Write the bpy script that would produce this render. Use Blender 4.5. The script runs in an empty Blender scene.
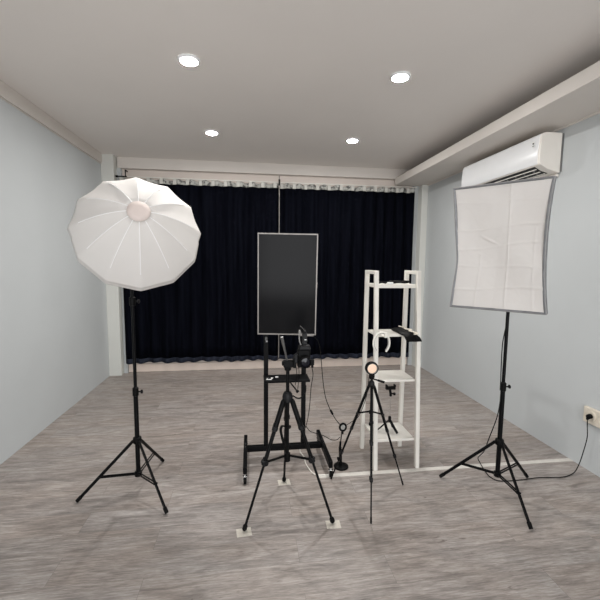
import bpy, bmesh, math, random
from mathutils import Vector as V, Matrix
random.seed(7)
PI = math.pi
scn = bpy.context.scene
COL = scn.collection

# ------------------------------------------------------------------ materials
def newmat(name):
    m = bpy.data.materials.new(name); m.use_nodes = True
    nt = m.node_tree
    return m, nt, nt.nodes['Principled BSDF']

def mat(name, col, rough=.5, metal=0, noise=0, nscale=20, bump=0, bscale=60, emit=None, estr=0, spec=None, trans=0, coat=0):
    m, nt, b = newmat(name)
    b.inputs['Base Color'].default_value = (*col, 1)
    b.inputs['Roughness'].default_value = rough
    b.inputs['Metallic'].default_value = metal
    if spec is not None: b.inputs['Specular IOR Level'].default_value = spec
    if coat: b.inputs['Coat Weight'].default_value = coat
    if emit:
        b.inputs['Emission Color'].default_value = (*emit, 1); b.inputs['Emission Strength'].default_value = estr
    tc = nt.nodes.new('ShaderNodeTexCoord')
    if noise:
        n = nt.nodes.new('ShaderNodeTexNoise'); n.inputs['Scale'].default_value = nscale; n.inputs['Detail'].default_value = 4
        nt.links.new(tc.outputs['Object'], n.inputs['Vector'])
        r = nt.nodes.new('ShaderNodeValToRGB')
        r.color_ramp.elements[0].position = .3; r.color_ramp.elements[1].position = .7
        r.color_ramp.elements[0].color = (*[max(0, c*(1-noise)) for c in col], 1)
        r.color_ramp.elements[1].color = (*[min(1, c*(1+noise)) for c in col], 1)
        nt.links.new(n.outputs['Fac'], r.inputs['Fac']); nt.links.new(r.outputs['Color'], b.inputs['Base Color'])
    if bump:
        n = nt.nodes.new('ShaderNodeTexNoise'); n.inputs['Scale'].default_value = bscale; n.inputs['Detail'].default_value = 5
        nt.links.new(tc.outputs['Object'], n.inputs['Vector'])
        k = nt.nodes.new('ShaderNodeBump'); k.inputs['Strength'].default_value = bump; k.inputs['Distance'].default_value = .01
        nt.links.new(n.outputs['Fac'], k.inputs['Height']); nt.links.new(k.outputs['Normal'], b.inputs['Normal'])
    return m

M = {}
M['wall'] = mat('wall_paint', (.538, .562, .568), .7, noise=.025, nscale=1.5, bump=.08, bscale=120)
M['backwall'] = mat('back_wall_paint', (.74, .66, .60), .7, noise=.02, nscale=2)
M['trim'] = mat('trim_paint', (.68, .635, .59), .6, noise=.02, nscale=3)
M['pillar'] = mat('pillar_paint', (.63, .635, .60), .6, noise=.02, nscale=3)
M['ceiling'] = mat('ceiling_paint', (.82, .775, .735), .85, noise=.02, nscale=1.2)
M['skirt'] = mat('skirting_paint', (.88, .75, .66), .5, noise=.04, nscale=6)
M['black'] = mat('black_plastic', (.003, .003, .0032), .5, noise=.2, nscale=60, spec=.12)
M['blackmetal'] = mat('black_powder_coat', (.0025, .0025, .003), .45, noise=.2, nscale=40, spec=.12)
M['rubber'] = mat('black_rubber', (.004, .004, .004), .8, spec=.15, noise=.2, nscale=50)
M['darkgrey'] = mat('dark_grey_plastic', (.010, .010, .011), .45, noise=.15, nscale=50, spec=.2)
M['greymetal'] = mat('grey_metal', (.22, .22, .22), .35, .7, noise=.1, nscale=30)
M['alu'] = mat('brushed_aluminium', (.30, .28, .265), .45, .4, noise=.06, nscale=60)
M['chrome'] = mat('chrome', (.75, .75, .75), .2, 1, noise=.03, nscale=40)
M['whitemetal'] = mat('white_powder_coat', (.80, .770, .71), .42, noise=.03, nscale=15)
M['whiteplastic'] = mat('white_plastic', (.86, .87, .88), .25, noise=.01, nscale=8, coat=.4)
M['acside'] = mat('warm_white_plastic', (.84, .80, .74), .4, noise=.02, nscale=10)
M['dark'] = mat('recess_shade_and_print', (.01, .01, .01), .6, noise=.2, nscale=50)  # shade inside recesses put into the colour; also the label print
M['cream'] = mat('cream_plastic', (.72, .66, .56), .45, noise=.05, nscale=30)
M['tape'] = mat('cream_floor_tape', (.64, .61, .565), .55, noise=.06, nscale=25)
M['pad'] = mat('masking_tape', (.60, .56, .49), .7, noise=.08, nscale=60)
M['dome'] = mat('white_nylon', (.67, .645, .62), .75, noise=.015, nscale=8, bump=.15, bscale=14)
M['seam'] = mat('white_seam', (.86, .85, .85), .5, noise=.005, nscale=40)
M['patch'] = mat('blush_white_nylon', (.70, .61, .57), .75, noise=.03, nscale=20)
M['silver'] = mat('silver_grey_lining', (.22, .225, .235), .55, .2, noise=.15, nscale=25, bump=.3, bscale=20)
M['peach'] = mat('peach_reflection', (.90, .66, .50), .4, noise=.06, nscale=60, emit=(1, .72, .52), estr=.12)  # skin-toned mirror reflection painted in, with a faint glow
M['led'] = mat('led_diffuser', (1, 1, 1), .4, noise=.001, nscale=5, emit=(.97, .98, 1), estr=14)
M['frostglass'] = mat('frosted_grey_glass', (.40, .40, .38), .3, noise=.2, nscale=60)
M['paper'] = mat('white_paper', (.82, .82, .80), .6, noise=.03, nscale=60)
M['strapfab'] = mat('grey_webbing', (.30, .29, .28), .7, noise=.15, nscale=80)
M['lens'] = mat('lens_glass', (.008, .008, .012), .12, noise=.1, nscale=10, spec=.25)
M['skyglass'] = mat('window_frame_white', (.8, .8, .8), .5, noise=.02, nscale=5)

def m_screen():
    m, nt, b = newmat('dark_screen_glass')
    b.inputs['Base Color'].default_value = (.010, .010, .011, 1); b.inputs['Specular IOR Level'].default_value = .055
    tc = nt.nodes.new('ShaderNodeTexCoord'); n = nt.nodes.new('ShaderNodeTexNoise'); n.inputs['Scale'].default_value = 3
    nt.links.new(tc.outputs['Object'], n.inputs['Vector'])
    mr = nt.nodes.new('ShaderNodeMapRange'); mr.inputs['To Min'].default_value = .12; mr.inputs['To Max'].default_value = .18
    nt.links.new(n.outputs['Fac'], mr.inputs['Value']); nt.links.new(mr.outputs['Result'], b.inputs['Roughness'])
    return m
M['screen'] = m_screen()

def m_curtain():
    m, nt, b = newmat('black_curtain_cloth')
    b.inputs['Roughness'].default_value = .85
    b.inputs['Specular IOR Level'].default_value = .04
    tc = nt.nodes.new('ShaderNodeTexCoord'); mp = nt.nodes.new('ShaderNodeMapping'); mp.inputs['Scale'].default_value = (14, 2, .6)
    n = nt.nodes.new('ShaderNodeTexNoise'); n.inputs['Scale'].default_value = 2; n.inputs['Detail'].default_value = 3
    nt.links.new(tc.outputs['Object'], mp.inputs['Vector']); nt.links.new(mp.outputs['Vector'], n.inputs['Vector'])
    r = nt.nodes.new('ShaderNodeValToRGB')
    r.color_ramp.elements[0].position = .3; r.color_ramp.elements[0].color = (.0007, .0009, .0025, 1)
    r.color_ramp.elements[1].position = .75; r.color_ramp.elements[1].color = (.0035, .0042, .008, 1)
    nt.links.new(n.outputs['Fac'], r.inputs['Fac']); nt.links.new(r.outputs['Color'], b.inputs['Base Color'])
    return m
M['curtain'] = m_curtain()
M['hem'] = mat('curtain_hem_cloth', (.020, .023, .034), .8, spec=.05, noise=.35, nscale=12)

def m_tapeheader():
    m, nt, b = newmat('curtain_heading_tape')
    b.inputs['Roughness'].default_value = .7
    tc = nt.nodes.new('ShaderNodeTexCoord'); mp = nt.nodes.new('ShaderNodeMapping'); mp.inputs['Scale'].default_value = (1, 0, 1)
    n = nt.nodes.new('ShaderNodeTexNoise'); n.inputs['Scale'].default_value = 24; n.inputs['Detail'].default_value = 2
    nt.links.new(tc.outputs['Object'], mp.inputs['Vector']); nt.links.new(mp.outputs['Vector'], n.inputs['Vector'])
    r = nt.nodes.new('ShaderNodeValToRGB')
    r.color_ramp.elements[0].position = .38; r.color_ramp.elements[0].color = (.09, .09, .085, 1)
    r.color_ramp.elements[1].position = .52; r.color_ramp.elements[1].color = (.42, .42, .39, 1)
    nt.links.new(n.outputs['Fac'], r.inputs['Fac']); nt.links.new(r.outputs['Color'], b.inputs['Base Color'])
    return m
M['htape'] = m_tapeheader()
M['htab'] = mat('curtain_heading_tab', (.52, .51, .47), .7, noise=.05, nscale=30)

def m_floor():
    m, nt, b = newmat('grey_washed_oak_planks')
    L = nt.links
    N = nt.nodes.new
    tc = N('ShaderNodeTexCoord')
    sep = N('ShaderNodeSeparateXYZ'); L.new(tc.outputs['Object'], sep.inputs['Vector'])
    br = N('ShaderNodeTexBrick')
    br.offset = .37; br.offset_frequency = 2; br.squash = 1
    br.inputs['Scale'].default_value = 1; br.inputs['Brick Width'].default_value = 1.22; br.inputs['Row Height'].default_value = .18
    br.inputs['Mortar Size'].default_value = .0010; br.inputs['Mortar Smooth'].default_value = .2; br.inputs['Bias'].default_value = 0
    br.inputs['Color1'].default_value = (0, 0, 0, 1); br.inputs['Color2'].default_value = (1, 1, 1, 1); br.inputs['Mortar'].default_value = (.5, .5, .5, 1)
    mpb = N('ShaderNodeMapping'); mpb.inputs['Location'].default_value = (.52, .03, 0)
    L.new(tc.outputs['Object'], mpb.inputs['Vector']); L.new(mpb.outputs['Vector'], br.inputs['Vector'])
    # offset the grain in each plank by its own random value
    sc = N('ShaderNodeVectorMath'); sc.operation = 'SCALE'; sc.inputs['Scale'].default_value = 7.3
    L.new(br.outputs['Color'], sc.inputs[0])
    ad = N('ShaderNodeVectorMath'); ad.operation = 'ADD'
    L.new(tc.outputs['Object'], ad.inputs[0]); L.new(sc.outputs['Vector'], ad.inputs[1])
    def grain(sx, sy, scale, detail, dist):
        mp = N('ShaderNodeMapping'); mp.inputs['Scale'].default_value = (sx, sy, 1)
        L.new(ad.outputs['Vector'], mp.inputs['Vector'])
        n = N('ShaderNodeTexNoise'); n.inputs['Scale'].default_value = scale; n.inputs['Detail'].default_value = detail; n.inputs['Distortion'].default_value = dist
        L.new(mp.outputs['Vector'], n.inputs['Vector']); return n
    g1 = grain(1, 6, 2.6, 8, 1.6); g2 = grain(1, 16, 9, 8, .8); g3 = grain(1, 3.6, 6.0, 6, 2.4); g4 = grain(1, 9, 24, 6, 1.0); g5 = grain(1, 2.0, 1.3, 3, 1.0)
    r1 = N('ShaderNodeValToRGB'); e = r1.color_ramp.elements
    e[0].position = .28; e[0].color = (.246, .220, .203, 1); e[1].position = .74; e[1].color = (.492, .453, .425, 1)
    k = r1.color_ramp.elements.new(.5); k.color = (.372, .332, .307, 1)
    L.new(g1.outputs['Fac'], r1.inputs['Fac'])
    r2 = N('ShaderNodeValToRGB'); e = r2.color_ramp.elements
    e[0].position = .34; e[0].color = (.60, .585, .57, 1); e[1].position = .62; e[1].color = (1.0, 1.0, 1.0, 1)
    L.new(g2.outputs['Fac'], r2.inputs['Fac'])
    mu = N('ShaderNodeMix'); mu.data_type = 'RGBA'; mu.blend_type = 'MULTIPLY'; mu.inputs['Factor'].default_value = .75
    L.new(r1.outputs['Color'], mu.inputs['A']); L.new(r2.outputs['Color'], mu.inputs['B'])
    # sparse dark knots / cracks
    r3 = N('ShaderNodeValToRGB'); e = r3.color_ramp.elements
    e[0].position = .24; e[0].color = (.50, .45, .43, 1); e[1].position = .34; e[1].color = (1, 1, 1, 1)
    L.new(g3.outputs['Fac'], r3.inputs['Fac'])
    mu2 = N('ShaderNodeMix'); mu2.data_type = 'RGBA'; mu2.blend_type = 'MULTIPLY'; mu2.inputs['Factor'].default_value = .9
    L.new(mu.outputs['Result'], mu2.inputs['A']); L.new(r3.outputs['Color'], mu2.inputs['B'])
    r5 = N('ShaderNodeValToRGB'); e = r5.color_ramp.elements
    e[0].position = .30; e[0].color = (.74, .73, .72, 1); e[1].position = .66; e[1].color = (1.12, 1.12, 1.12, 1)
    L.new(g4.outputs['Fac'], r5.inputs['Fac'])
    mu5 = N('ShaderNodeMix'); mu5.data_type = 'RGBA'; mu5.blend_type = 'MULTIPLY'; mu5.inputs['Factor'].default_value = .9
    L.new(mu2.outputs['Result'], mu5.inputs['A']); L.new(r5.outputs['Color'], mu5.inputs['B'])
    r6 = N('ShaderNodeValToRGB'); e = r6.color_ramp.elements
    e[0].position = .35; e[0].color = (1.0, .97, .945, 1); e[1].position = .65; e[1].color = (1.04, 1.055, 1.07, 1)
    L.new(g5.outputs['Fac'], r6.inputs['Fac'])
    mu6 = N('ShaderNodeMix'); mu6.data_type = 'RGBA'; mu6.blend_type = 'MULTIPLY'; mu6.inputs['Factor'].default_value = 1
    L.new(mu5.outputs['Result'], mu6.inputs['A']); L.new(r6.outputs['Color'], mu6.inputs['B']); mu2 = mu6
    # plank tone
    r4 = N('ShaderNodeValToRGB'); e = r4.color_ramp.elements
    e[0].color = (.95, .95, .955, 1); e[1].color = (1.04, 1.035, 1.03, 1)
    L.new(br.outputs['Color'], r4.inputs['Fac'])
    mu3 = N('ShaderNodeMix'); mu3.data_type = 'RGBA'; mu3.blend_type = 'MULTIPLY'; mu3.inputs['Factor'].default_value = 1
    L.new(mu2.outputs['Result'], mu3.inputs['A']); L.new(r4.outputs['Color'], mu3.inputs['B'])
    mu4 = N('ShaderNodeMix'); mu4.data_type = 'RGBA'
    L.new(br.outputs['Fac'], mu4.inputs['Factor']); L.new(mu3.outputs['Result'], mu4.inputs['A']); mu4.inputs['B'].default_value = (.20, .175, .16, 1)
    L.new(mu4.outputs['Result'], b.inputs['Base Color'])
    b.inputs['Roughness'].default_value = .42
    mr = N('ShaderNodeMapRange'); mr.inputs['To Min'].default_value = .50; mr.inputs['To Max'].default_value = .36
    L.new(g2.outputs['Fac'], mr.inputs['Value']); L.new(mr.outputs['Result'], b.inputs['Roughness'])
    bu = N('ShaderNodeBump'); bu.inputs['Strength'].default_value = .18; bu.inputs['Distance'].default_value = .004
    L.new(g2.outputs['Fac'], bu.inputs['Height']); L.new(bu.outputs['Normal'], b.inputs['Normal'])
    return m
M['floor'] = m_floor()

def m_softfront():
    m, nt, b = newmat('creased_white_diffuser')
    L = nt.links; N = nt.nodes.new
    b.inputs['Base Color'].default_value = (.83, .81, .79, 1); b.inputs['Roughness'].default_value = .8
    tc = N('ShaderNodeTexCoord')
    n = N('ShaderNodeTexNoise'); n.inputs['Scale'].default_value = 6; n.inputs['Detail'].default_value = 3; n.inputs['Distortion'].default_value = .8
    L.new(tc.outputs['Object'], n.inputs['Vector'])
    bu = N('ShaderNodeBump'); bu.inputs['Strength'].default_value = .45; bu.inputs['Distance'].default_value = .02
    L.new(n.outputs['Fac'], bu.inputs['Height']); L.new(bu.outputs['Normal'], b.inputs['Normal'])
    r = N('ShaderNodeValToRGB'); r.color_ramp.elements[0].color = (.63, .60, .575, 1); r.color_ramp.elements[1].color = (.685, .66, .635, 1)
    L.new(n.outputs['Fac'], r.inputs['Fac']); L.new(r.outputs['Color'], b.inputs['Base Color'])
    return m
M['softfront'] = m_softfront()

# ------------------------------------------------------------------ geometry helpers
class MB:
    def __init__(s): s.bm = bmesh.new()
    def box(s, x0, x1, y0, y1, z0, z1, mtx=None):
        vs = [s.bm.verts.new((x, y, z)) for x in (x0, x1) for y in (y0, y1) for z in (z0, z1)]
        if mtx is not None:
            for v in vs: v.co = mtx @ v.co
        for f in ((0,1,3,2),(4,6,7,5),(0,4,5,1),(2,3,7,6),(0,2,6,4),(1,5,7,3)):
            s.bm.faces.new([vs[i] for i in f])
        return s
    def bar(s, a, b, w, h, up=(0,0,1)):
        """rectangular bar from a to b; w across, h along 'up'"""
        a, b = V(a), V(b); d = (b-a); l = d.length; d.normalize()
        x = d.cross(V(up))
        if x.length < 1e-4: x = d.cross(V((0,1,0)))
        x.normalize(); u = x.cross(d)
        mt = Matrix((x, d, u)).transposed().to_4x4(); mt.translation = a
        return s.box(-w/2, w/2, 0, l, -h/2, h/2, mt)
    def tube(s, pts, r, seg=10, cap=True, closed=False):
        pts = [V(p) for p in pts]; n = len(pts)
        rs = r if isinstance(r, (list, tuple)) else [r]*n
        rings = []; prev = None
        for i, p in enumerate(pts):
            if closed: d = pts[(i+1) % n]-pts[i-1]
            else: d = pts[min(i+1, n-1)]-pts[max(i-1, 0)]
            if d.length < 1e-9: d = V((0,0,1))
            d.normalize()
            if prev is None:
                x = d.cross(V((0,0,1)))
                if x.length < .05: x = d.cross(V((0,1,0)))
            else: x = prev - d*prev.dot(d)
            x.normalize(); prev = x; y = d.cross(x)
            rings.append([s.bm.verts.new(p + (x*math.cos(2*PI*k/seg)+y*math.sin(2*PI*k/seg))*rs[i]) for k in range(seg)])
        m = n if closed else n-1
        for i in range(m):
            A, B = rings[i], rings[(i+1) % n]
            for k in range(seg): s.bm.faces.new((A[k], A[(k+1) % seg], B[(k+1) % seg], B[k]))
        if cap and not closed:
            s.bm.faces.new(rings[0][::-1]); s.bm.faces.new(rings[-1])
        return s
    def cyl(s, a, b, r, seg=16, r2=None): return s.tube([a, b], [r, r if r2 is None else r2], seg)
    def lathe(s, prof, o=(0,0,0), axis=(0,0,1), seg=32, cap=True):
        """prof: (radius, height) list"""
        o = V(o); ax = V(axis).normalized(); x = ax.cross(V((0,1,0)))
        if x.length < .05: x = ax.cross(V((1,0,0)))
        x.normalize(); y = ax.cross(x); rings = []
        for (r, h) in prof:
            rings.append([s.bm.verts.new(o+ax*h+(x*math.cos(2*PI*k/seg)+y*math.sin(2*PI*k/seg))*max(r, 1e-5)) for k in range(seg)])
        for A, B in zip(rings, rings[1:]):
            for k in range(seg): s.bm.faces.new((A[k], A[(k+1) % seg], B[(k+1) % seg], B[k]))
        if cap: s.bm.faces.new(rings[0][::-1]); s.bm.faces.new(rings[-1])
        return s
    def prism(s, poly, a, b, fn):
        """poly 2D outline; fn(u,v,t)->3D; extruded between t=a and t=b"""
        A = [s.bm.verts.new(fn(u, v, a)) for u, v in poly]; B = [s.bm.verts.new(fn(u, v, b)) for u, v in poly]
        n = len(poly)
        for k in range(n): s.bm.faces.new((A[k], A[(k+1) % n], B[(k+1) % n], B[k]))
        s.bm.faces.new(A[::-1]); s.bm.faces.new(B)
        return s
    def grid(s, nu, nv, fn, thick=None):
        g = [[s.bm.verts.new(fn(i/nu, j/nv)) for j in range(nv+1)] for i in range(nu+1)]
        for i in range(nu):
            for j in range(nv): s.bm.faces.new((g[i][j], g[i+1][j], g[i+1][j+1], g[i][j+1]))
        return s
    def build(s, name, m, parent=None, bevel=0, smooth=True, origin=None, solid=0, recalc=True, seg=2):
        bm = s.bm
        if recalc: bmesh.ops.recalc_face_normals(bm, faces=bm.faces)
        # origin at the base centre of the mesh (top-level) or at the parent's origin
        if parent is None:
            if origin is None:
                xs = [v.co.x for v in bm.verts]; ys = [v.co.y for v in bm.verts]; zs = [v.co.z for v in bm.verts]
                origin = ((min(xs)+max(xs))/2, (min(ys)+max(ys))/2, min(zs))
        else: origin = world_loc(parent)
        origin = V(origin)
        for v in bm.verts: v.co -= origin
        me = bpy.data.meshes.new(name); bm.to_mesh(me); bm.free()
        if isinstance(m, str): m = M[m]
        me.materials.append(m)
        o = bpy.data.objects.new(name, me); COL.objects.link(o)
        if parent is None: o.location = origin
        else: o.parent = parent
        if smooth:
            for p in me.polygons: p.use_smooth = True
            try: me.set_sharp_from_angle(angle=math.radians(35))
            except Exception: pass
        if solid:
            k = o.modifiers.new('Solidify', 'SOLIDIFY'); k.thickness = solid; k.offset = 0
        if bevel:
            k = o.modifiers.new('Bevel', 'BEVEL'); k.width = bevel; k.segments = seg; k.limit_method = 'ANGLE'
        return o

def world_loc(o):
    p = V(o.location)
    while o.parent: o = o.parent; p = p+o.location
    return p
def thing(name, loc, label, cat, group=None):
    o = bpy.data.objects.new(name, None); o.empty_display_size = .1; COL.objects.link(o); o.location = loc
    return tag(o, label, cat, group)
def tag(o, label, cat=None, group=None, kind=None):
    if label: o['label'] = label
    if cat: o['category'] = cat
    if group: o['group'] = group
    if kind: o['kind'] = kind
    return o
def struct(name, mb, m, label=None, **kw):
    o = mb.build(name, m, **kw); o['kind'] = 'structure'
    if label: o['label'] = label
    return o
def spline(pts, n=10):
    """Catmull-Rom through pts"""
    P = [V(p) for p in pts]; P = [P[0]*2-P[1]]+P+[P[-1]*2-P[-2]]; out = []
    for i in range(1, len(P)-2):
        a, b, c, d = P[i-1:i+3]
        for k in range(n):
            t = k/n
            out.append(.5*((2*b)+(c-a)*t+(2*a-5*b+4*c-d)*t*t+(-a+3*b-3*c+d)*t**3))
    out.append(P[-2]); return out
def lerp(a, b, t): return V(a)*(1-t)+V(b)*t

# ------------------------------------------------------------------ room (metres; X across, Y into the room, Z up)
XL, XR, YB, YF, ZC = -1.873, 2.525, 5.38, -2.6, 2.885
struct('floor', MB().box(XL-.1, XR+.1, YF-.1, YB+.1, -.1, 0), 'floor', 'grey washed wood plank floor', smooth=False, origin=(0,0,0))
struct('ceiling', MB().box(XL-.1, XR+.1, YF-.1, YB+.1, ZC, ZC+.1), 'ceiling', 'plain off white ceiling with round downlights', smooth=False)
struct('wall_left', MB().box(XL-.1, XL, YF, YB, 0, ZC), 'wall', 'bare pale grey left wall', smooth=False)
struct('wall_right', MB().box(XR, XR+.1, YF, YB, 0, ZC), 'wall', 'pale grey right wall behind the air conditioner', smooth=False)
struct('wall_back', MB().box(XL, XR, YB, YB+.1, 0, ZC), 'backwall', 'cream wall behind the black curtains', smooth=False)
# unseen wall behind the viewer; its window is added to let in daylight
wx0, wx1, wz0, wz1 = -1.3, 1.95, .25, 2.35
struct('wall_front', MB().box(XL, wx0, YF-.1, YF, 0, ZC).box(wx1, XR, YF-.1, YF, 0, ZC).box(wx0, wx1, YF-.1, YF, 0, wz0).box(wx0, wx1, YF-.1, YF, wz1, ZC), 'wall', smooth=False)
wf = MB()
for x in (wx0+.03, (wx0+wx1)/2, wx1-.03): wf.box(x-.03, x+.03, YF-.08, YF-.02, wz0, wz1)
for z in (wz0+.03, wz1-.03): wf.box(wx0, wx1, YF-.08, YF-.02, z-.03, z+.03)
struct('added_window_1', wf, 'skyglass', smooth=False)
# trims
struct('trim_1', MB().box(-1.71, XR, 5.30, YB, 2.745, ZC), 'trim', 'cream beam above the black curtains', smooth=False, bevel=.004)
struct('trim_2', MB().box(XL, XL+.022, YF, 5.19, 2.768, ZC).box(XL, XL+.006, YF, 5.19, 2.758, 2.766), 'trim', 'flat band along the top of the left wall', smooth=False, bevel=.002)
struct('trim_3', MB().box(XL, -1.718, 5.19, YB, 0, ZC), 'pillar', 'pale square pillar in the back left corner', smooth=False, bevel=.006)
struct('trim_4', MB().box(2.432, XR, 5.19, YB, 0, 2.655), 'pillar', 'pale square pillar in the back right corner', smooth=False, bevel=.006)
# dropped bulkhead along the right wall: a tray with an open cove above its lip
bk = MB().box(2.065, XR, YF, 5.30, 2.655, 2.670).box(2.065, 2.083, YF, 5.30, 2.670, 2.752).box(2.083, 2.098, YF, 5.30, 2.670, 2.738)
struct('trim_5', bk, 'trim', 'dropped ceiling bulkhead above the air conditioner', smooth=False, bevel=.002)
struct('trim_6', MB().box(2.515, XR, YF, 5.19, 2.640, 2.655), 'trim', smooth=False)
struct('trim_7', MB().box(2.372, 2.432, 5.31, YB, 0, 2.745).box(-1.718, -1.672, 5.31, YB, 0, 2.745), 'wall', smooth=False)
struct('baseboard_back', MB().box(-1.672, 2.372, 5.355, YB, 0, .11), 'skirt', 'cream skirting below the black curtains', smooth=False, bevel=.003)

# ------------------------------------------------------------------ downlights
LAMPS = [(-.400, 2.735), (1.080, 2.735), (-.39, 4.15), (1.12, 4.16), ]
LL = ['recessed round white downlight, larger of the two on the left side of the ceiling',
      'recessed round white downlight, larger of the two on the right side of the ceiling',
      'small round downlight in the ceiling above the left end of the curtains',
      'small round downlight in the ceiling above the right half of the curtains']
for (x, y), lb in zip(LAMPS, LL):
    t = thing('downlight', (x, y, ZC), lb, 'ceiling light', 'round ceiling downlights')
    MB().lathe([(.060, -.001), (.074, -.001), (.074, -.006), (.066, -.012), (.060, -.012)], (x, y, ZC), cap=False).build('frame', 'whiteplastic', t)
    MB().lathe([(.060, -.002), (.060, -.009), (.03, -.011), (.0, -.0115)], (x, y, ZC), cap=False).build('diffuser', 'led', t)
    ld = bpy.data.lights.new('downlight_glow', 'AREA'); ld.shape = 'DISK'; ld.size = .11; ld.energy = 18; ld.spread = math.radians(178); ld.color = (1, .985, .96)
    lo = bpy.data.objects.new('downlight_glow', ld); COL.objects.link(lo); lo.location = (x, y, ZC-.016); lo.visible_camera = True
# added area light, daylight fill at the added window behind the viewer
ld = bpy.data.lights.new('added_daylight', 'AREA'); ld.shape = 'RECTANGLE'; ld.size = 3.1; ld.size_y = 2.0; ld.energy = 135; ld.color = (.97, .98, 1)
lo = bpy.data.objects.new('added_daylight', ld); COL.objects.link(lo); lo.location = ((wx0+wx1)/2, YF-.12, (wz0+wz1)/2); lo.rotation_euler = (PI/2, 0, 0)

# ------------------------------------------------------------------ curtains
YC = 5.255
def fold(x, z, amp=.026):
    ph = 2*PI*x/.165
    w = math.sin(ph + 1.1*math.sin(x*3.1) + .25*math.sin(z*1.3+x*5))
    w2 = .35*math.sin(ph*.5+2*math.sin(x*1.7)+.3*z)
    return YC - amp*(w+w2)
def curtain(x0, x1, label, seed):
    t = thing('curtain', ((x0+x1)/2, YC, .15), label, 'curtain', 'black floor length curtains')
    n = int((x1-x0)/.008)
    def zb(x): return .150 + .006*math.sin(x*9+seed)-.008*(x-x0)/(x1-x0)*0
    def f(i, j):
        x = x0+(x1-x0)*i; z = .215+(2.548-.215)*j
        return (x, fold(x, z, .022+.006*(1-j)), z)
    MB().grid(n, 14, f).build('drape', 'curtain', t, solid=.003)
    def h(i, j):
        x = x0+(x1-x0)*i; z = zb(x)+(.215-zb(x))*j
        return (x, fold(x, z, .034-.006*j), z)
    MB().grid(n, 3, h).build('hem', 'hem', t, solid=.004)
    def g(i, j):
        x = x0+(x1-x0)*i; z = 2.548+(2.608-2.548+.008*math.sin(x*2*PI/.165+1.1*math.sin(x*3.1)))*j
        return (x, fold(x, z, .026), z)
    MB().grid(n, 3, g).build('heading_tape', 'htape', t, solid=.003)
    # the tape's raised pleat tabs
    x = x0+.04
    while x < x1-.03:
        k = MB(); xx = x; y = min(fold(xx+dx, 2.6, .026) for dx in (-.022, 0, .022))-.006
        k.box(xx-.022, xx+.022, y-.003, y+.001, 2.546, 2.616); x += .165
        k.build('pleat_tab', 'htab', t, bevel=.002)
    return t
curtain(-1.680, .392, 'wide pleated black curtain, left panel ending at the thin white wand', 1)
curtain(.400, 2.345, 'wide pleated black curtain, right panel behind the white shelf rack', 4)
t = thing('curtain_rail', (.3, 5.29, 2.64), 'thin white curtain rail hung under the cream beam', 'curtain rail')
MB().box(-1.70, 2.40, 5.284, 5.296, 2.628, 2.641).build('rail', 'whitemetal', t, bevel=.002)
MB().lathe([(.0, -.02), (.012, -.012), (.014, 0), (.012, .012), (0, .02)], (-1.69, 5.215, 2.62), (1, 0, 0), cap=False).build('finial', 'black', t)
MB().cyl((-1.70, 5.215, 2.62), (-1.57, 5.215, 2.62), .008).cyl((-1.585, 5.215, 2.62), (-1.585, 5.215, 2.70), .006).bar((-1.585, 5.212, 2.70), (-1.585, 5.30, 2.70), .012, .012).build('bracket', 'black', t)
t = thing('curtain_wand', (.398, 5.195, .2), 'thin white pull wand hanging between the two curtain panels', 'curtain wand')
MB().cyl((.398, 5.195, .2), (.398, 5.195, 2.58), .0050).build('rod', 'alu', t)
MB().box(.386, .41, 5.188, 5.205, 2.575, 2.655).cyl((.398, 5.197, 2.655), (.398, 5.197, 2.69), .003).lathe([(0, -.008), (.008, 0), (0, .008)], (.398, 5.197, 2.695), cap=False, seg=12).build('hook', 'darkgrey', t)

# ------------------------------------------------------------------ air conditioner (right wall)
ay0, ay1 = 2.85, 3.985
t = thing('air_conditioner', (XR, (ay0+ay1)/2, 2.29), 'white wall mounted air conditioner under the ceiling bulkhead', 'air conditioner')
prof = [(2.515, 2.606), (2.375, 2.606), (2.345, 2.598), (2.333, 2.575), (2.325, 2.45), (2.325, 2.375), (2.335, 2.352), (2.40, 2.318), (2.515, 2.290)]
fnY = lambda u, v, tt: (u, tt, v)
MB().prism(prof, ay0, ay1, fnY).build('housing', 'acside', t, bevel=.004)
pp = [(2.345, 2.598), (2.331, 2.575), (2.322, 2.45), (2.322, 2.372), (2.330, 2.356), (2.334, 2.36), (2.327, 2.375), (2.327, 2.45), (2.337, 2.575), (2.349, 2.594)]
MB().prism([(u-.002, v) for u, v in pp], ay0+.022, ay1-.002, fnY).build('front_panel', 'whiteplastic', t, bevel=.0015)
# outlet: dark slab on the sloping underside, painted as the opening's shade
def und(u, off=0):   # point on underside at fraction u from front edge to wall
    pts = [(2.337, 2.3505), (2.40, 2.317), (2.515, 2.289)]
    if u < .36: q = u/.36; a, b = pts[0], pts[1]
    else: q = (u-.36)/.64; a, b = pts[1], pts[2]
    return (a[0]+(b[0]-a[0])*q, a[1]+(b[1]-a[1])*q-off)
o1 = [und(.03, .0015), und(.36, .0015), und(.70, .0015), und(.70, .004), und(.36, .004), und(.03, .004)]
MB().prism(o1, ay0+.07, ay1-.05, fnY).build('outlet', 'dark', t)
for u in (.17, .38, .62):
    a = und(u, .006); 
    MB().bar((a[0], ay0+.08, a[1]), (a[0], ay1-.06, a[1]), .011, .005).build('louver', 'acside', t, bevel=.001)
for k in range(9):
    y = ay0+.12+k*.11
    a, b = und(.14, .0055), und(.54, .0055)
    MB().bar((a[0], y, a[1]), (b[0], y+.02, b[1]), .014, .005).build('vane', 'greymetal', t)
MB().box(2.3165, 2.3195, ay0+.060, ay0+.085, 2.505, 2.545).build('label_sticker', 'paper', t)
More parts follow.
